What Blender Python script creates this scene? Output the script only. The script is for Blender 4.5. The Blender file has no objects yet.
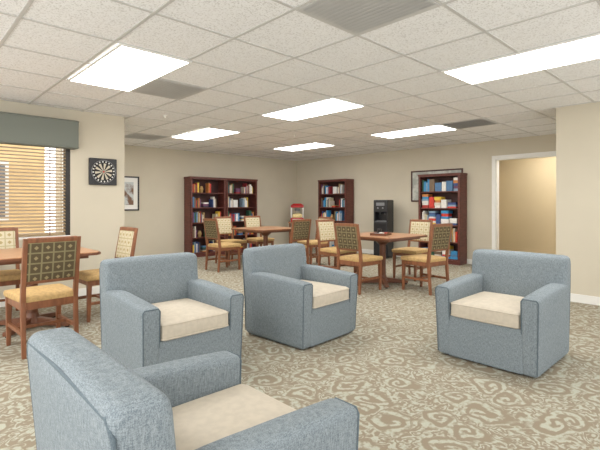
import bpy, bmesh, math, random
from mathutils import Vector, Matrix
random.seed(11)
scene = bpy.context.scene
scene.view_settings.view_transform = 'Standard'
scene.view_settings.exposure = 0.0
H = 2.44

# ------------------------------------------------------------------ materials
def lin(c):
    return tuple(((v/255.0)/12.92 if v/255.0 <= 0.04045 else ((v/255.0+0.055)/1.055)**2.4) for v in c)

class NT:
    def __init__(s, name):
        s.m = bpy.data.materials.new(name); s.m.use_nodes = True
        s.t = s.m.node_tree; s.n = s.t.nodes; s.l = s.t.links
        s.b = s.n['Principled BSDF']
    def node(s, typ, **kw):
        n = s.n.new(typ)
        for k, v in kw.items(): setattr(n, k, v)
        return n
    def put(s, sock, v):
        if isinstance(v, bpy.types.NodeSocket): s.l.new(v, sock)
        else: sock.default_value = v
    def math(s, op, a, b=None, c=None):
        n = s.node('ShaderNodeMath', operation=op)
        s.put(n.inputs[0], a)
        if b is not None: s.put(n.inputs[1], b)
        if c is not None: s.put(n.inputs[2], c)
        return n.outputs[0]
    def vmath(s, op, a, b=None, scale=None):
        n = s.node('ShaderNodeVectorMath', operation=op)
        s.put(n.inputs[0], a)
        if b is not None: s.put(n.inputs[1], b)
        if scale is not None: n.inputs['Scale'].default_value = scale
        return n.outputs[0]
    def coord(s, out='Object', scale=(1,1,1)):
        tc = s.node('ShaderNodeTexCoord')
        mp = s.node('ShaderNodeMapping'); mp.inputs['Scale'].default_value = scale
        s.l.new(tc.outputs[out], mp.inputs[0]); return mp.outputs[0]
    def noise(s, vec, scale, detail=3, rough=.5):
        n = s.node('ShaderNodeTexNoise'); s.l.new(vec, n.inputs['Vector'])
        n.inputs['Scale'].default_value = scale; n.inputs['Detail'].default_value = detail
        n.inputs['Roughness'].default_value = rough
        return n
    def mix(s, f, a, b):
        n = s.node('ShaderNodeMix', data_type='RGBA')
        s.put(n.inputs['Factor'], f)
        s.put(n.inputs['A'], (*a, 1) if isinstance(a, tuple) and len(a) == 3 else a)
        s.put(n.inputs['B'], (*b, 1) if isinstance(b, tuple) and len(b) == 3 else b)
        return n.outputs['Result']
    def ramp(s, f, lo, hi):
        n = s.node('ShaderNodeMapRange'); n.interpolation_type = 'SMOOTHSTEP'
        s.put(n.inputs[0], f); n.inputs[1].default_value = lo; n.inputs[2].default_value = hi
        return n.outputs[0]
    def bump(s, h, strength=.3, dist=.005):
        n = s.node('ShaderNodeBump'); n.inputs['Strength'].default_value = strength
        n.inputs['Distance'].default_value = dist; s.l.new(h, n.inputs['Height'])
        s.l.new(n.outputs[0], s.b.inputs['Normal'])
    def base(s, v, rough=.6):
        s.put(s.b.inputs['Base Color'], (*v, 1) if isinstance(v, tuple) and len(v) == 3 else v)
        s.b.inputs['Roughness'].default_value = rough

def noisy(name, c, var=.12, scale=8, rough=.6, bump=0, bscale=200, stretch=(1,1,1)):
    t = NT(name); c = lin(c)
    v = t.coord(scale=stretch); n = t.noise(v, scale, 4)
    a = tuple(x*(1-var) for x in c); b = tuple(min(1, x*(1+var)) for x in c)
    t.base(t.mix(t.ramp(n.outputs[0], .3, .7), a, b), rough)
    if bump:
        n2 = t.noise(v, bscale, 2); t.bump(n2.outputs[0], bump, .003)
    return t.m

WALL = noisy('wall_paint', (206, 198, 179), .02, 2, .85, .12, 120)
WALL_TAN = noisy('corridor_paint', (214, 196, 160), .02, 2, .85)
WHITE = noisy('white_trim_paint', (236, 235, 230), .02, 5, .45)
GRID = noisy('ceiling_tbar_metal', (200, 199, 196), .02, 5, .5)
VENTM = noisy('vent_grey_metal', (200, 200, 198), .03, 5, .5)
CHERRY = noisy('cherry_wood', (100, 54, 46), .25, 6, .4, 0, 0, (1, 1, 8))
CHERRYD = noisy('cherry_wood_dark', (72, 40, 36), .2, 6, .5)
OAK = noisy('walnut_chair_wood', (132, 84, 56), .2, 10, .4, 0, 0, (3, 3, .6))
TOPW = noisy('table_top_wood', (176, 130, 94), .15, 9, .32, 0, 0, (1, 8, 1))
TOPE = noisy('table_edge_wood', (112, 70, 48), .15, 9, .4)
BLACK = noisy('black_plastic', (32, 32, 35), .1, 5, .35)
BLACKM = noisy('black_iron', (38, 34, 32), .1, 5, .5)
GREY = noisy('grey_plastic', (120, 122, 125), .05, 5, .4)
MUSTARD = noisy('mustard_seat_fabric', (190, 158, 106), .12, 40, .85, .2, 400)
CREAM = noisy('beige_cushion_fabric', (194, 184, 167), .05, 30, .9, .3, 350)
RED = noisy('red_enamel', (180, 30, 28), .05, 5, .3)
POP = noisy('popcorn', (240, 220, 160), .15, 60, .8)
EXTW = noisy('exterior_stucco', (226, 196, 146), .1, 3, .9)
PLINTH = noisy('dark_base', (28, 26, 25), .1, 5, .6)

t = NT('wood_blind_slat'); v = t.coord(scale=(.5, 6, 6)); n = t.noise(v, 6, 3)
c = t.mix(n.outputs[0], lin((216, 194, 160)), lin((198, 172, 134))); t.base(c, .5)
tr = t.node('ShaderNodeBsdfTranslucent'); t.l.new(c, tr.inputs[0])
ms = t.node('ShaderNodeMixShader'); ms.inputs[0].default_value = .4
t.l.new(t.b.outputs[0], ms.inputs[1]); t.l.new(tr.outputs[0], ms.inputs[2])
t.l.new(ms.outputs[0], t.n['Material Output'].inputs[0]); SLAT = t.m

t = NT('acoustic_tile'); v = t.coord()
n1 = t.noise(v, 90, 2)
f = t.ramp(n1.outputs[0], .34, .5)
c = t.mix(f, lin((214, 213, 211)), lin((243, 243, 243)))
t.base(c, .95); TILE = t.m

def fabric(name, a, b, streak=(60, 60, 10)):
    t = NT(name); v = t.coord(scale=streak); n = t.noise(v, 5, 3, .7)
    vh = t.coord(scale=(12, 12, 90)); nh = t.noise(vh, 5, 2, .6)
    v2 = t.coord(); n2 = t.noise(v2, 420, 1)
    f = t.math('ADD', t.math('MULTIPLY', n.outputs[0], .45), t.math('ADD', t.math('MULTIPLY', nh.outputs[0], .25), t.math('MULTIPLY', n2.outputs[0], .3)))
    t.base(t.mix(t.ramp(f, .38, .62), lin(a), lin(b)), .9)
    t.bump(f, .3, .003)
    return t.m
BLUE = fabric('blue_grey_denim_fabric', (98, 109, 116), (145, 154, 158))
PIPE = fabric('blue_grey_piping', (80, 92, 100), (102, 114, 120))
VAL = fabric('valance_fabric', (92, 98, 92), (136, 140, 130), (60, 60, 60))

def cell(t, o, off, s):
    return t.math('ABSOLUTE', t.math('SUBTRACT', t.math('FRACT', t.math('DIVIDE', t.math('ADD', o, off), s)), .5))
t = NT('olive_lattice_fabric'); v = t.coord()
sp = t.node('ShaderNodeSeparateXYZ'); t.l.new(v, sp.inputs[0])
cy = cell(t, sp.outputs[1], 1.0, .083); cz = cell(t, sp.outputs[2], 1.0, .083)
line = t.ramp(t.math('MAXIMUM', cy, cz), .40, .46)
dot = t.ramp(t.math('ADD', cy, cz), .16, .24)
c = t.mix(dot, lin((160, 144, 104)), lin((92, 78, 54)))
c = t.mix(line, c, lin((142, 132, 96)))
n = t.noise(v, 60, 2); c = t.mix(t.math('MULTIPLY', n.outputs[0], .3), c, lin((64, 54, 38)))
t.base(c, .85); LATT = t.m
t = NT('cream_lattice_fabric'); v = t.coord()
sp = t.node('ShaderNodeSeparateXYZ'); t.l.new(v, sp.inputs[0])
cy = cell(t, sp.outputs[1], 1.0, .083); cz = cell(t, sp.outputs[2], 1.0, .083)
line = t.ramp(t.math('MAXIMUM', cy, cz), .40, .46)
dot = t.ramp(t.math('ADD', cy, cz), .2, .3)
c = t.mix(dot, lin((170, 152, 108)), lin((206, 196, 168)))
c = t.mix(line, c, lin((180, 168, 132)))
t.base(c, .85); LATC = t.m

# carpet
t = NT('scroll_carpet'); v0 = t.coord()
nd = t.noise(v0, 3.5, 2)
off = t.vmath('SCALE', t.vmath('SUBTRACT', nd.outputs['Color'], (.5, .5, .5)), scale=.26)
nd2 = t.noise(v0, 30, 2)
off2 = t.vmath('SCALE', t.vmath('SUBTRACT', nd2.outputs['Color'], (.5, .5, .5)), scale=.03)
v = t.vmath('ADD', t.vmath('ADD', v0, off), off2)
vo = t.node('ShaderNodeTexVoronoi', voronoi_dimensions='2D'); vo.inputs['Scale'].default_value = 3.3
vo.inputs['Randomness'].default_value = .75
t.l.new(v, vo.inputs['Vector'])
dv = t.vmath('SUBTRACT', v, vo.outputs['Position'])
sp = t.node('ShaderNodeSeparateXYZ'); t.l.new(dv, sp.inputs[0])
ang = t.math('ARCTAN2', sp.outputs[1], sp.outputs[0])
r = t.math('SQRT', t.math('ADD', t.math('POWER', sp.outputs[0], 2.0), t.math('POWER', sp.outputs[1], 2.0)))
sc = t.node('ShaderNodeSeparateColor'); t.l.new(vo.outputs['Color'], sc.inputs[0])
sgn = t.math('SUBTRACT', t.math('MULTIPLY', t.math('GREATER_THAN', sc.outputs[0], .5), 2.0), 1.0)
ph = t.math('ADD', t.math('MULTIPLY', ang, sgn), t.math('MULTIPLY', r, 92.0))
spir = t.ramp(t.math('SINE', ph), -.4, .5)
nl = t.noise(v, 8.0, 2.0)
cont = t.math('SINE', t.math('MULTIPLY', nl.outputs[0], 56.0))
cont = t.ramp(cont, -.4, .5)
msk = t.ramp(r, .11, .14)
pat = t.math('ADD', t.math('MULTIPLY', spir, t.math('SUBTRACT', 1.0, msk)), t.math('MULTIPLY', cont, msk))
ns = t.noise(v0, 160, 2); nb = t.noise(v0, 26, 3)
fac = t.math('MULTIPLY', pat, t.ramp(nb.outputs[0], .30, .54))
c = t.mix(fac, lin((142, 129, 109)), lin((182, 182, 166)))
c = t.mix(t.math('MULTIPLY', ns.outputs[0], .38), c, lin((126, 118, 100)))
t.base(c, .97); t.bump(ns.outputs[0], .4, .006); CARPET = t.m

t = NT('light_lens'); t.base((.9, .9, .9), .5)
t.b.inputs['Emission Color'].default_value = (1, .985, .96, 1)
t.b.inputs['Emission Strength'].default_value = 14.5; LENS = t.m
t = NT('dartboard_face'); v = t.coord()
sp = t.node('ShaderNodeSeparateXYZ'); t.l.new(v, sp.inputs[0])
ang = t.math('ARCTAN2', sp.outputs[2], sp.outputs[1])
r = t.math('SQRT', t.math('ADD', t.math('POWER', sp.outputs[1], 2.0), t.math('POWER', sp.outputs[2], 2.0)))
seg = t.math('GREATER_THAN', t.math('SINE', t.math('MULTIPLY', ang, 10.0)), 0.0)
c = t.mix(seg, lin((25, 25, 25)), lin((200, 192, 172)))
ring = t.math('GREATER_THAN', r, .112)
c = t.mix(ring, c, lin((22, 22, 24)))
nums = t.math('MULTIPLY', t.math('GREATER_THAN', t.math('SINE', t.math('MULTIPLY', ang, 20.0)), .4), t.math('COMPARE', r, .134, .010))
c = t.mix(nums, c, lin((225, 225, 220))); t.base(c, .7); DART = t.m
def art(name, cols):
    t = NT(name); v = t.coord(); n = t.noise(v, 6, 4, .6)
    c = t.mix(t.ramp(n.outputs[0], .4, .6), lin(cols[0]), lin(cols[1])); t.base(c, .5); return t.m
ART1 = art('art_print', ((200, 205, 205), (120, 90, 70)))
ART2 = art('board_sheet', ((205, 208, 200), (170, 176, 168)))
BOOKC = [(170,60,50),(60,80,130),(200,190,160),(50,90,70),(170,140,90),(225,222,215),(110,70,100),(60,60,72),(200,130,70),(130,155,175),(236,232,226),(150,50,55),(80,120,160),(215,205,190),(120,100,80),(225,190,70),(205,60,50),(60,140,190)]
BOOKM = [noisy('book_cover_%d' % i, c, .08, 30, .5) for i, c in enumerate(BOOKC)]

# ------------------------------------------------------------------ mesh builder
class MB:
    def __init__(s): s.bm = bmesh.new(); s.mats = []
    def mi(s, m):
        if m not in s.mats: s.mats.append(m)
        return s.mats.index(m)
    def merge(s, tb, mat):
        i = s.mi(mat)
        for f in tb.faces: f.material_index = i; f.smooth = True
        me = bpy.data.meshes.new('tmp'); tb.to_mesh(me); tb.free()
        s.bm.from_mesh(me); bpy.data.meshes.remove(me)
    def hexa(s, c, mat, bev=0, seg=2):
        tb = bmesh.new(); vs = [tb.verts.new(p) for p in c]
        for q in ((0,3,2,1),(4,5,6,7),(0,1,5,4),(1,2,6,5),(2,3,7,6),(3,0,4,7)):
            tb.faces.new([vs[i] for i in q])
        bmesh.ops.recalc_face_normals(tb, faces=tb.faces)
        if bev: bmesh.ops.bevel(tb, geom=list(tb.edges), offset=bev, segments=seg, profile=.5, affect='EDGES')
        s.merge(tb, mat)
    def box(s, x0, x1, y0, y1, z0, z1, mat, bev=0, seg=2):
        s.hexa([(x0,y0,z0),(x1,y0,z0),(x1,y1,z0),(x0,y1,z0),(x0,y0,z1),(x1,y0,z1),(x1,y1,z1),(x0,y1,z1)], mat, bev, seg)
    def post(s, a, b, wx, wy, mat, bev=.004, wx2=None, wy2=None):
        wx2 = wx2 or wx; wy2 = wy2 or wy
        c = []
        for p, x, y in ((a, wx, wy), (b, wx2, wy2)):
            c += [(p[0]-x/2,p[1]-y/2,p[2]),(p[0]+x/2,p[1]-y/2,p[2]),(p[0]+x/2,p[1]+y/2,p[2]),(p[0]-x/2,p[1]+y/2,p[2])]
        s.hexa(c, mat, bev, 2)
    def cyl(s, a, b, r0, r1, mat, n=24, bev=0):
        a = Vector(a); b = Vector(b); d = b-a
        tb = bmesh.new()
        bmesh.ops.create_cone(tb, cap_ends=True, segments=n, radius1=r0, radius2=r1, depth=d.length)
        M = Matrix.Translation((a+b)/2) @ d.to_track_quat('Z', 'Y').to_matrix().to_4x4()
        bmesh.ops.transform(tb, matrix=M, verts=tb.verts); s.merge(tb, mat)
    def soft(s, x0, x1, y0, y1, z0, z1, mat, r=.03, dome=(0,0,0), fn=None, n=14):
        tb = bmesh.new(); bmesh.ops.create_cube(tb, size=2)
        bmesh.ops.subdivide_edges(tb, edges=tb.edges, cuts=n-1, use_grid_fill=True)
        h = Vector(((x1-x0)/2, (y1-y0)/2, (z1-z0)/2)); c = Vector(((x0+x1)/2, (y0+y1)/2, (z0+z1)/2))
        for v in tb.verts:
            u = Vector([math.sin(max(-1, min(1, q))*math.pi/2) for q in v.co])
            p = Vector((u.x*h.x, u.y*h.y, u.z*h.z))
            q = Vector([max(-(h[i]-r), min(h[i]-r, p[i])) for i in range(3)])
            d = p-q
            if d.length > 1e-9: p = q+d.normalized()*r
            p.x += dome[0]*u.x*(1-u.y**2)*(1-u.z**2)
            p.y += dome[1]*u.y*(1-u.x**2)*(1-u.z**2)
            p.z += dome[2]*u.z*(1-u.y**2)*(1-u.x**2)
            p += c
            if fn: p = Vector(fn(p))
            v.co = p
        s.merge(tb, mat)
    def tube(s, pts, r, mat, closed=False, n=8):
        pts = [Vector(p) for p in pts]; N = len(pts)
        rings = []; tb = bmesh.new()
        for i, p in enumerate(pts):
            a = pts[(i-1) % N] if (closed or i > 0) else p
            b = pts[(i+1) % N] if (closed or i < N-1) else p
            q = (b-a).normalized().to_track_quat('Z', 'Y')
            rings.append([tb.verts.new(p + q @ Vector((r*math.cos(2*math.pi*k/n), r*math.sin(2*math.pi*k/n), 0))) for k in range(n)])
        for i in range(N if closed else N-1):
            A = rings[i]; B = rings[(i+1) % N]
            off = min(range(n), key=lambda o: sum((A[k].co-B[(k+o) % n].co).length for k in range(n)))
            for k in range(n):
                try: tb.faces.new((A[k], A[(k+1) % n], B[(k+1+off) % n], B[(k+off) % n]))
                except ValueError: pass
        bmesh.ops.recalc_face_normals(tb, faces=tb.faces); s.merge(tb, mat)
    def mesh(s, name):
        me = bpy.data.meshes.new(name); s.bm.to_mesh(me); s.bm.free()
        for m in s.mats: me.materials.append(m)
        me.set_sharp_from_angle(angle=math.radians(50))
        return me
    def obj(s, name, loc=(0,0,0), rot=0):
        return place(s.mesh(name), name, loc, rot)
def place(me, name, loc, rot=0):
    o = bpy.data.objects.new(name, me); scene.collection.objects.link(o)
    o.location = loc if len(loc) == 3 else (*loc, 0); o.rotation_euler[2] = math.radians(rot)
    w = o.modifiers.new('wn', 'WEIGHTED_NORMAL'); w.keep_sharp = True
    return o
def rrect(x0, x1, y0, y1, z, r, k=5):
    out = []
    for cx, cy, a0 in ((x1-r, y1-r, 0), (x0+r, y1-r, 90), (x0+r, y0+r, 180), (x1-r, y0+r, 270)):
        for i in range(k+1):
            a = math.radians(a0+90*i/k); out.append((cx+r*math.cos(a), cy+r*math.sin(a), z))
    return out
def simple(name, boxes, mat):
    m = MB()
    for b in boxes: m.box(*b, mat)
    return m.obj(name)

# ------------------------------------------------------------------ room shell
XM, YM = -1.6, -1.6
simple('floor', [(XM, 10.2, YM, 9.12, -.1, 0)], CARPET)
simple('ceiling', [(XM, 10.2, YM, 6.22, H, H+.1), (2.27, 10.2, 6.22, 9.12, H, H+.1)], TILE)
WX0, WX1, WZ0, WZ1 = -.5, 1.69, .80, 2.12
simple('wall_left', [(XM, WX0, 6.1, 6.22, 0, H), (WX1, 2.39, 6.1, 6.22, 0, H), (WX0, WX1, 6.1, 6.22, 0, WZ0), (WX0, WX1, 6.1, 6.22, WZ1, H)], WALL)
# return wall of the rear bay with an unseen opening, added to let world light in
simple('wall_left_return', [(2.27, 2.39, 6.22, 6.5, 0, H), (2.27, 2.39, 8.8, 9.0, 0, H), (2.27, 2.39, 6.5, 8.8, 0, .4), (2.27, 2.39, 6.5, 8.8, 2.25, H)], WALL)
simple('wall_back', [(2.27, 8.57, 9.0, 9.12, 0, H)], WALL)
DY0, DY1, DZ = 2.15, 3.40, 2.07
simple('wall_right', [(8.45, 8.57, DY1, 9.0, 0, H), (8.45, 8.57, 1.72, DY0, 0, H), (8.45, 8.57, DY0, DY1, DZ, H)], WALL)
simple('wall_right_return', [(6.27, 6.5, 1.60, 1.72, 0, H), (8.3, 8.57, 1.60, 1.72, 0, H), (6.5, 8.3, 1.60, 1.72, 0, .4), (6.5, 8.3, 1.60, 1.72, 2.25, H)], WALL)  # out-of-view opening added to light the rear right side
simple('wall_front_right', [(6.15, 6.27, YM, 1.72, 0, H)], WALL)
simple('wall_corridor', [(10.0, 10.1, 1.3, 4.6, 0, H), (8.57, 10.0, 4.5, 4.6, 0, H), (8.57, 10.0, 1.3, 1.4, 0, H)], WALL_TAN)
def winframe(name, horizontal, a0, a1, c0, c1, z0, z1, nm=2):
    m = MB()
    def b(p0, p1, q0, q1):
        if horizontal: m.box(p0, p1, c0, c1, q0, q1, WHITE, .003)
        else: m.box(c0, c1, p0, p1, q0, q1, WHITE, .003)
    b(a0, a0+.05, z0, z1); b(a1-.05, a1, z0, z1); b(a0+.05, a1-.05, z0, z0+.05); b(a0+.05, a1-.05, z1-.05, z1)
    for i in range(1, nm+1):
        x = a0+(a1-a0)*i/(nm+1); b(x-.02, x+.02, z0+.05, z1-.05)
    m.obj(name)
winframe('added_window_left', False, 6.5, 8.8, 2.30, 2.36, .4, 2.25)  # frame of the unseen opening added to brighten the rear bay
winframe('added_window_right', True, 6.5, 8.3, 1.63, 1.69, .4, 2.25)  # frame of the added light opening in the right alcove, out of view
bb = .10
simple('baseboard_left', [(XM, 2.405, 6.085, 6.1, 0, bb)], WHITE)
simple('baseboard_back', [(2.39, 8.45, 8.985, 9.0, 0, bb)], WHITE)
simple('baseboard_right', [(8.435, 8.45, DY1+.07, 8.985, 0, bb), (8.435, 8.45, 1.72, DY0-.07, 0, bb)], WHITE)
simple('baseboard_front_right', [(6.135, 6.15, YM, 1.735, 0, bb)], WHITE)
simple('baseboard_corridor', [(9.985, 10.0, 1.4, 4.5, 0, bb)], WHITE)
m = MB()
for a in ((DY1, DY1+.07), (DY0-.07, DY0)):
    m.box(8.43, 8.45, a[0], a[1], 0, DZ+.07, WHITE, .004)
m.box(8.43, 8.45, DY0, DY1, DZ, DZ+.07, WHITE, .004)
m.box(8.45, 8.57, DY1-.015, DY1, 0, DZ, WHITE); m.box(8.45, 8.57, DY0, DY0+.015, 0, DZ, WHITE)
m.box(8.45, 8.57, DY0, DY1, DZ-.015, DZ, WHITE)
m.obj('trim_1')

# ceiling grid
YS = .667; Y0 = 3.30
m = MB(); xs = [i*.61 for i in range(-2, 17)]; ys = [Y0+YS*k for k in range(-7, 9)]
for x in xs: m.box(x-.012, x+.012, YM, 6.1 if x < 2.38 else 9.0, H-.006, H, GRID)
for y in ys: m.box(XM if y < 6.1 else 2.39, 8.45, y-.012, y+.012, H-.0055, H, GRID)
m.obj('trim_2')
def ceil_light(x, y):
    m = MB()
    m.box(x+.012, x+.60, y+.012, y+2*YS-.012, H-.012, H-.004, LENS)
    for b in ((x+.0, x+.02, y, y+2*YS), (x+.59, x+.61, y, y+2*YS), (x+.02, x+.59, y, y+.02), (x+.02, x+.59, y+2*YS-.02, y+2*YS)):
        m.box(*b, H-.016, H-.004, WHITE)
    m.obj('ceiling_light_panel')
for x, y in ((1.26, Y0), (3.66, Y0), (6.10, Y0), (3.66, Y0-4*YS), (3.70, Y0+4*YS), (6.10, Y0+4*YS), (-1.22, Y0-4*YS), (-1.22, Y0)):
    ceil_light(x, y)
def vent(x, y):
    m = MB(); X = .61; Y = YS
    m.box(x+.015, x+X-.015, y+.015, y+Y-.015, H-.008, H-.003, VENTM)
    for i in range(14):
        xx = x+.04+i*.0395
        m.hexa([(xx, y+.03, H-.014), (xx+.006, y+.03, H-.014), (xx+.006, y+Y-.03, H-.014), (xx, y+Y-.03, H-.014),
                (xx+.016, y+.03, H-.006), (xx+.022, y+.03, H-.006), (xx+.022, y+Y-.03, H-.006), (xx+.016, y+Y-.03, H-.006)], VENTM)
    m.obj('ceiling_vent')
vent(1.83, Y0-2*YS-YS); vent(1.83, Y0+YS); vent(6.10, Y0-YS); vent(3.05, Y0+6*YS)
for (x, y) in ((5.2, 5.6), (2.75, 5.6)):
    m = MB(); m.cyl((0,0,-.012), (0,0,0), .03, .035, WHITE, 20); m.cyl((0,0,-.03), (0,0,-.012), .01, .01, WHITE, 12)
    m.cyl((0,0,-.034), (0,0,-.03), .016, .016, WHITE, 12)
    m.obj('ceiling_sprinkler', (x, y, H))
m = MB(); m.box(-.3, .3, -.45, .45, -.03, -.006, LENS); m.obj('ceiling_light_panel', (9.2, 2.6, H))

# ------------------------------------------------------------------ window
m = MB()
F = .05
m.box(WX0, WX0+F, 6.10, 6.22, WZ0, WZ1, BLACKM); m.box(WX1-F, WX1, 6.10, 6.22, WZ0, WZ1, BLACKM)
m.box(WX0+F, WX1-F, 6.15, 6.22, WZ0, WZ0+F, WHITE); m.box(WX0+F, WX1-F, 6.15, 6.22, WZ1-F, WZ1, WHITE)
m.box(.57, .62, 6.17, 6.21, WZ0+F, WZ1-F, WHITE)
m.box(WX0, WX1, 6.095, 6.15, WZ0-.02, WZ0+.01, WHITE, .004)
m.obj('window_1')
m = MB()
z = WZ0+.04
while z < WZ1-.03:
    m.hexa([(WX0+.06, 6.10, z-.009), (WX1-.055, 6.10, z-.009), (WX1-.055, 6.145, z+.009), (WX0+.06, 6.145, z+.009),
            (WX0+.06, 6.10, z-.006), (WX1-.055, 6.10, z-.006), (WX1-.055, 6.145, z+.012), (WX0+.06, 6.145, z+.012)], SLAT)
    z += .042
for x in (-.2, .35, .9, 1.45):
    m.box(x, x+.008, 6.096, 6.099, WZ0+.02, WZ1-.03, TOPE)
m.box(WX0+.06, WX1-.055, 6.10, 6.145, WZ0+.012, WZ0+.03, SLAT, .004)
m.obj('window_blinds')
m = MB()
m.soft(WX0-.1, WX1+.06, 5.95, 6.09, 1.92, 2.28, VAL, .012)
m.tube([(WX0-.1, 5.95, 1.935), (WX1+.06, 5.95, 1.935)], .008, VAL); m.tube([(WX0-.1, 5.95, 2.265), (WX1+.06, 5.95, 2.265)], .008, VAL)
m.obj('window_valance')
# neighbouring building seen through the blinds: stucco with windows
m = MB()
m.box(-6, 2.2, 9.6, 9.7, -.1, 2.9, EXTW)
for x in (-3.2, -1.2, .7):
    m.box(x, x+.9, 9.56, 9.6, .9, 2.0, WHITE); m.box(x+.06, x+.84, 9.55, 9.56, .96, 1.94, GREY)
m.obj('wall_exterior')

# ------------------------------------------------------------------ armchair
def lean(p):
    return (p.x - .05*max(0, p.z-.25)/.55, p.y, p.z)
m = MB()
m.cyl((0,0,0), (0,0,.03), .27, .27, PLINTH, 40)
m.soft(-.32, .380, -.28, .28, .014, .335, BLUE, .012)
def armf(sg):
    def f(p):
        tz = (p.z-.03)/.54
        x = p.x + (.020*tz if p.x > .1 else 0)
        y = p.y + sg*(-.014*(1-tz)) * (1 if abs(p.y) > .325 else 0)
        zz = p.z - (.03*max(0, (p.x+.1)/.5) if p.z > .4 else 0)
        return (x, y, zz)
    return f
for sg in (1, -1):
    y0, y1 = sorted((sg*.262, sg*.390))
    m.soft(-.32, .375, y0, y1, .010, .585, BLUE, .028, (0, 0, .006), armf(sg))
    yi, yo = sg*.270, sg*.383
    f = armf(sg); path = []
    for (yy, zz) in ((yo, .03), (yo, .2), (yo, .4), (yo, .56), (yo-sg*.012, .577), (yi+sg*.012, .577), (yi, .56), (yi, .4), (yi, .3)):
        q = f(Vector((.368, yy, zz))); path.append((q[0]+.001, q[1], q[2]))
    m.tube(path, .0045, PIPE)
m.soft(-.355, -.205, -.385, .385, .012, .80, BLUE, .045, (.015, 0, .006), lean, 18)
pp = []
for (yy, zz) in ((-.37, .04), (-.375, .3), (-.375, .55), (-.372, .735), (-.345, .77), (0, .778), (.345, .77), (.372, .735), (.375, .55), (.375, .3), (.37, .04)):
    pp.append(lean(Vector((-.347, yy, zz))))
m.tube(pp, .006, PIPE)
m.soft(-.21, .392, -.259, .259, .325, .45, CREAM, .03, (.008, 0, .014))
m.tube(rrect(-.205, .394, -.257, .257, .433, .03), .0045, CREAM, True)
m.tube(rrect(-.205, .394, -.257, .257, .342, .03), .0045, CREAM, True)
ARM = m.mesh('armchair')
for x, y, r in ((1.515, 2.99, 270), (2.80, 2.94, 274), (3.59, 1.385, 180), (.72, 1.27, 0)):
    place(ARM, 'armchair', (x, y), r)

# ------------------------------------------------------------------ dining chair
m = MB()
for sg in (1, -1):
    y = sg*.195
    m.post((.215, y, 0), (.205, y, .42), .03, .03, OAK, .004, .045, .045)
    m.post((-.25, y, 0), (-.215, y, .44), .03, .03, OAK, .004, .042, .036)
    m.post((-.215, y, .43), (-.245, y, .66), .042, .036, OAK, .004, .036, .034)
    m.post((-.245, y, .655), (-.295, y, .945), .036, .034, OAK, .004, .028, .032)
    m.box(-.215, .205, y-.012, y+.012, .17, .20, OAK, .003)
    m.box(-.20, .20, y-.014, y+.014, .37, .43, OAK, .003)
m.box(-.01, .015, -.185, .185, .172, .198, OAK, .003)
m.box(.19, .215, -.185, .185, .37, .43, OAK, .003); m.box(-.225, -.2, -.185, .185, .37, .43, OAK, .003)
m.soft(-.225, .245, -.218, .218, .42, .48, MUSTARD, .022, (0, 0, .012), lambda p: (p.x, p.y*(1+.06*(p.x/.24)), p.z), 12)
bl = lambda p: (p.x - .17*(p.z-.655), p.y, p.z)
m.soft(-.262, -.228, -.185, .185, .905, .95, OAK, .01, (0,0,0), bl, 8)
m.soft(-.258, -.232, -.185, .185, .575, .605, OAK, .008, (0,0,0), bl, 8)
m.soft(-.262, -.246, -.179, .179, .60, .91, LATT, .006, (.006,0,0), bl, 10)
m.soft(-.246, -.222, -.179, .179, .60, .91, LATC, .008, (.01,0,0), bl, 10)
DC = m.mesh('dining_chair')
for x, y, r in ((.94, 4.20, 93), (1.68, 4.9, 182), (.85, 5.52, 270),
                (4.79, 3.81, 0), (5.42, 3.16, 82), (6.20, 3.85, 180), (5.35, 4.72, 268),
                (4.45, 6.72, 2), (5.0, 7.28, 270), (5.75, 7.3, 266), (5.17, 5.66, 88), (6.08, 6.0, 172)):
    place(DC, 'dining_chair', (x, y), r)

# ------------------------------------------------------------------ tables
def table(loc, s=.5):
    m = MB(); c = .06
    pts = [(s-c,-s),(s,-s+c),(s,s-c),(s-c,s),(-s+c,s),(-s,s-c),(-s,-s+c),(-s+c,-s)]
    for z0, z1, k, mat in ((.715, .738, 1.0, TOPE), (.738, .745, .985, TOPW)):
        tb = bmesh.new()
        a = [tb.verts.new((p[0]*k, p[1]*k, z0)) for p in pts]; b = [tb.verts.new((p[0]*k, p[1]*k, z1)) for p in pts]
        tb.faces.new(a[::-1]); tb.faces.new(b)
        for i in range(8): tb.faces.new((a[i], a[(i+1) % 8], b[(i+1) % 8], b[i]))
        bmesh.ops.recalc_face_normals(tb, faces=tb.faces); m.merge(tb, mat)
    m.box(-s+.1, s-.1, -s+.1, s-.1, .68, .715, TOPE, .004)
    m.cyl((0,0,.06), (0,0,.69), .05, .045, TOPE, 24); m.cyl((0,0,.60), (0,0,.68), .06, .14, TOPE, 24); m.cyl((0,0,.05), (0,0,.14), .085, .05, TOPE, 24)
    for a in range(4):
        an = math.radians(45+90*a); dx, dy = math.cos(an), math.sin(an); px, py = -dy*.03, dx*.03
        e = .38
        m.hexa([(px, py, .02), (-px, -py, .02), (dx*e-px, dy*e-py, .015), (dx*e+px, dy*e+py, .015),
                (px, py, .11), (-px, -py, .11), (dx*e-px, dy*e-py, .05), (dx*e+px, dy*e+py, .05)], TOPE, .005)
        m.cyl((dx*(e-.03), dy*(e-.03), 0), (dx*(e-.03), dy*(e-.03), .02), .02, .02, BLACKM, 12)
    return m.obj('dining_table', loc)
table((1.02, 4.92)); table((5.42, 3.87)); table((5.27, 6.5))
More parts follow.
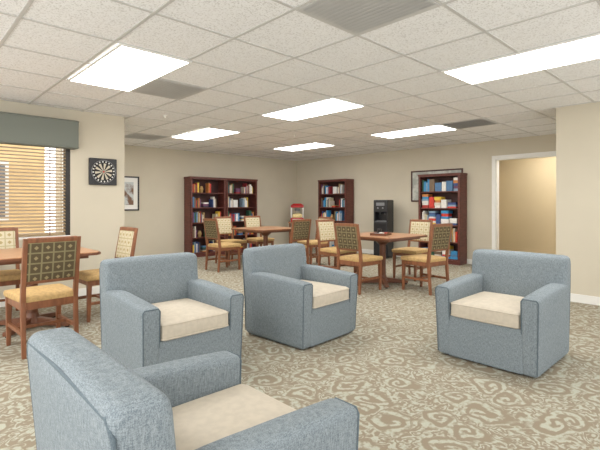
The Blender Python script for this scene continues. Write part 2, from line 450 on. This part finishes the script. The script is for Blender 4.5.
# wooden tray with card decks / dice cup on the right table
m = MB()
m.box(-.17, .17, -.12, .12, 0, .010, TOPE, .002)
for b in ((-.17, .17, -.12, -.108), (-.17, .17, .108, .12), (-.17, -.158, -.108, .108), (.158, .17, -.108, .108)): m.box(*b, .010, .035, TOPE, .002)
m.box(-.12, -.03, -.06, .0, .010, .045, BOOKM[5], .002); m.box(-.01, .08, -.08, -.01, .010, .04, BOOKM[0], .002)
m.cyl((.09, .05, .010), (.09, .05, .085), .028, .034, BLACKM, 20); m.box(-.1, .0, .03, .09, .010, .03, BOOKM[9], .002)
m.obj('game_tray', (5.35, 3.85, .745), 20)

# ------------------------------------------------------------------ bookcases (front faces local +x)
PALE = BOOKM + [BOOKM[i] for i in (5, 10, 9, 12, 8, 5, 15, 16, 17, 15, 16, 17)]
def bookcase(loc, rot, w, name, kind):
    m = MB(); d = .30; h = 1.83; hw = w/2; th = .025
    m.box(-d/2, d/2, -hw, -hw+th, 0, h-.03, CHERRY, .002); m.box(-d/2, d/2, hw-th, hw, 0, h-.03, CHERRY, .002)
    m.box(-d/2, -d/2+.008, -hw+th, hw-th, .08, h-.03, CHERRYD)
    m.box(-d/2, d/2+.012, -hw-.012, hw+.012, h-.03, h, CHERRY, .004)
    m.box(-d/2, d/2+.004, -hw-.004, hw+.004, h-.055, h-.03, CHERRY, .002)
    m.box(d/2-.02, d/2, -hw+th, hw-th, 0, .08, CHERRY, .002)
    m.box(d/2-.018, d/2+.002, -hw, -hw+.045, .08, h-.055, CHERRY, .002); m.box(d/2-.018, d/2+.002, hw-.045, hw, .08, h-.055, CHERRY, .002)
    n = 5; zs = [.08+i*(h-.12)/n for i in range(n)]
    for z in zs: m.box(-d/2+.008, d/2-.02, -hw+th, hw-th, z, z+.022, CHERRY, .002)
    m.obj('bookcase', loc, rot)
    g = MB(); gap = (h-.12)/n-.03; R = random.uniform
    pal = PALE if kind == 'games' else BOOKM
    def spines(a, b, z0, lo=.5, hi=.82):
        y = a
        while y < b:
            bw = R(.018, .042); bh = R(lo, hi)*gap; bd = R(.13, .18)
            if y+bw > hw-.05: break
            g.box(.09-bd, .09, y, y+bw-.001, z0, z0+bh, random.choice(pal), .002)
            y += bw
        return y
    def stack(y, wd, z0, n_, tk=(.02, .035)):
        zz = z0
        for k in range(n_):
            t_ = R(*tk)
            if zz+t_ > z0+gap-.02: break
            o = R(0, .02)
            g.box(-.08+o, .11-o, y+o*.5, y+wd-o, zz, zz+t_, random.choice(pal), .002); zz += t_
    def vase(y, z0, c):
        g.cyl((.02, y, z0), (.02, y, z0+.08), .03, .05, c, 18); g.cyl((.02, y, z0+.08), (.02, y, z0+.15), .05, .025, c, 18)
    for si, z in enumerate(zs):
        z0 = z+.022; y = -hw+.05
        if kind == 'games':
            while y < hw-.12:
                q = random.random()
                if q < .6:
                    wd = min(R(.12, .22), hw-.05-y)
                    if wd > .08: stack(y, wd, z0, random.randint(3, 7), (.03, .07))
                    y += wd+.01
                elif q < .75: y = spines(y, y+R(.08, .16), z0, .6, .9)+.01
                else:
                    wd = min(R(.07, .15), hw-.05-y)
                    if wd > .05: g.box(-.09, .11, y, y+wd, z0, z0+gap*R(.5, .85), random.choice(pal), .003)
                    y += wd+.01
        else:
            y = spines(y, y+R(.12, .4)*w, z0)
            q = random.random()
            if q < .35: vase(y+.1, z0, random.choice((WHITE, BOOKM[9], BOOKM[4]))); y += .2
            elif q < .7: stack(y+.05, .15, z0, random.randint(2, 5)); y += .26
            else:
                y += .06
                if y+.14 < hw-.05: g.box(-.02, .02, y, y+.13, z0, z0+.18, WHITE, .003); y += .18
            if y < hw-.14: spines(y+.05, min(hw-.08, y+R(.1, .35)), z0)
    g.obj(name, loc, rot)
bookcase((5.34, 8.82), 270, .93, 'books', 'b'); bookcase((6.29, 8.82), 270, .93, 'books', 'b')
bookcase((8.27, 7.36), 180, .95, 'books', 'b'); bookcase((8.27, 4.42), 180, .92, 'board_games', 'games')

# ------------------------------------------------------------------ water cooler
m = MB()
m.soft(-.17, .17, -.17, .17, .02, .82, BLACK, .02); m.soft(-.17, .17, -.17, .17, 1.02, 1.30, BLACK, .02)
m.box(-.165, -.02, -.165, .165, .8, 1.04, BLACK); m.box(-.02, .155, -.168, -.14, .8, 1.04, BLACK); m.box(-.02, .155, .14, .168, .8, 1.04, BLACK)
m.box(0, .16, -.12, .12, .82, .835, GREY, .003)
for y in (-.06, .06):
    m.cyl((.06, y, .98), (.06, y, 1.03), .016, .02, GREY, 14); m.cyl((.165, y, 1.12), (.176, y, 1.12), .018, .018, GREY, 16)
m.box(.168, .172, -.1, .1, 1.17, 1.24, GREY, .001)
for a in (-.13, .13):
    for b in (-.13, .13): m.cyl((a, b, 0), (a, b, .03), .02, .02, BLACKM, 12)
m.obj('water_cooler', (8.05, 5.72), 190)

# ------------------------------------------------------------------ popcorn machine on stand
m = MB()
for a in (-.2, .2):
    for b in (-.2, .2): m.post((a, b, 0), (a, b, .70), .03, .03, OAK)
m.box(-.24, .24, -.24, .24, .70, .73, TOPW, .004); m.box(-.21, .21, -.21, .21, .2, .22, OAK, .003)
m.obj('side_table', (7.92, 8.42), 225)
m = MB()
m.box(-.17, .17, -.17, .17, 0, .11, RED, .01); m.box(-.17, .17, -.17, .17, .38, .44, RED, .012)
m.hexa([(-.17,-.17,.44),(.17,-.17,.44),(.17,.17,.44),(-.17,.17,.44),(-.1,-.1,.49),(.1,-.1,.49),(.1,.1,.49),(-.1,.1,.49)], RED, .005)
for a in (-.155, .155):
    for b in (-.155, .155): m.box(a-.012, a+.012, b-.012, b+.012, .11, .38, WHITE)
m.soft(-.13, .13, -.13, .13, .112, .2, POP, .03, (0,0,.03)); m.cyl((0,0,.28), (0,0,.36), .07, .08, GREY, 20)
m.box(.171, .174, -.12, .12, .03, .08, WHITE)
m.obj('popcorn_machine', (7.92, 8.42, .73), 225)

# ------------------------------------------------------------------ wall things (front = local +x)
def frame(name, loc, rot, w, h, art_, fr=BLACK, fw=.03, mat_=.05):
    m = MB()
    m.box(0, .025, -w/2, -w/2+fw, -h/2, h/2, fr, .003); m.box(0, .025, w/2-fw, w/2, -h/2, h/2, fr, .003)
    m.box(0, .025, -w/2+fw, w/2-fw, -h/2, -h/2+fw, fr, .003); m.box(0, .025, -w/2+fw, w/2-fw, h/2-fw, h/2, fr, .003)
    m.box(0, .010, -w/2+fw, w/2-fw, -h/2+fw, h/2-fw, WHITE)
    k = fw+mat_; m.box(.010, .012, -w/2+k, w/2-k, -h/2+k, h/2-k, art_)
    m.obj(name, loc, rot)
frame('framed_picture', (3.58, 8.998, 1.43), 270, .5, .72, ART1, BLACK, .03, .09)
frame('bulletin_board', (8.448, 4.65, 1.60), 180, 1.2, .68, ART2, CHERRYD, .03, .0)
m = MB()
m.box(0, .04, -.18, .18, -.18, .18, BLACK, .008); m.cyl((.04, 0, 0), (.05, 0, 0), .155, .155, DART, 48)
m.cyl((.05, 0, 0), (.052, 0, 0), .012, .012, RED, 16); m.tube([(.05, .155*math.cos(a*math.pi/18), .155*math.sin(a*math.pi/18)) for a in range(36)], .004, GREY, True)
m.obj('dartboard', (2.09, 6.098, 1.65), 270)

# ------------------------------------------------------------------ world & camera
w = bpy.data.worlds.new('world'); scene.world = w; w.use_nodes = True
w.node_tree.nodes['Background'].inputs[0].default_value = (1, .99, .975, 1)
w.node_tree.nodes['Background'].inputs[1].default_value = 2.35
cam = bpy.data.cameras.new('camera'); co = bpy.data.objects.new('camera', cam); scene.collection.objects.link(co)
cam.sensor_width = 36; cam.lens = 430/600*36; cam.shift_y = -21.5/600; cam.clip_start = .05
co.location = (0, 0, 1.22); co.rotation_euler = (math.radians(90), 0, math.radians(-43.6))
scene.camera = co
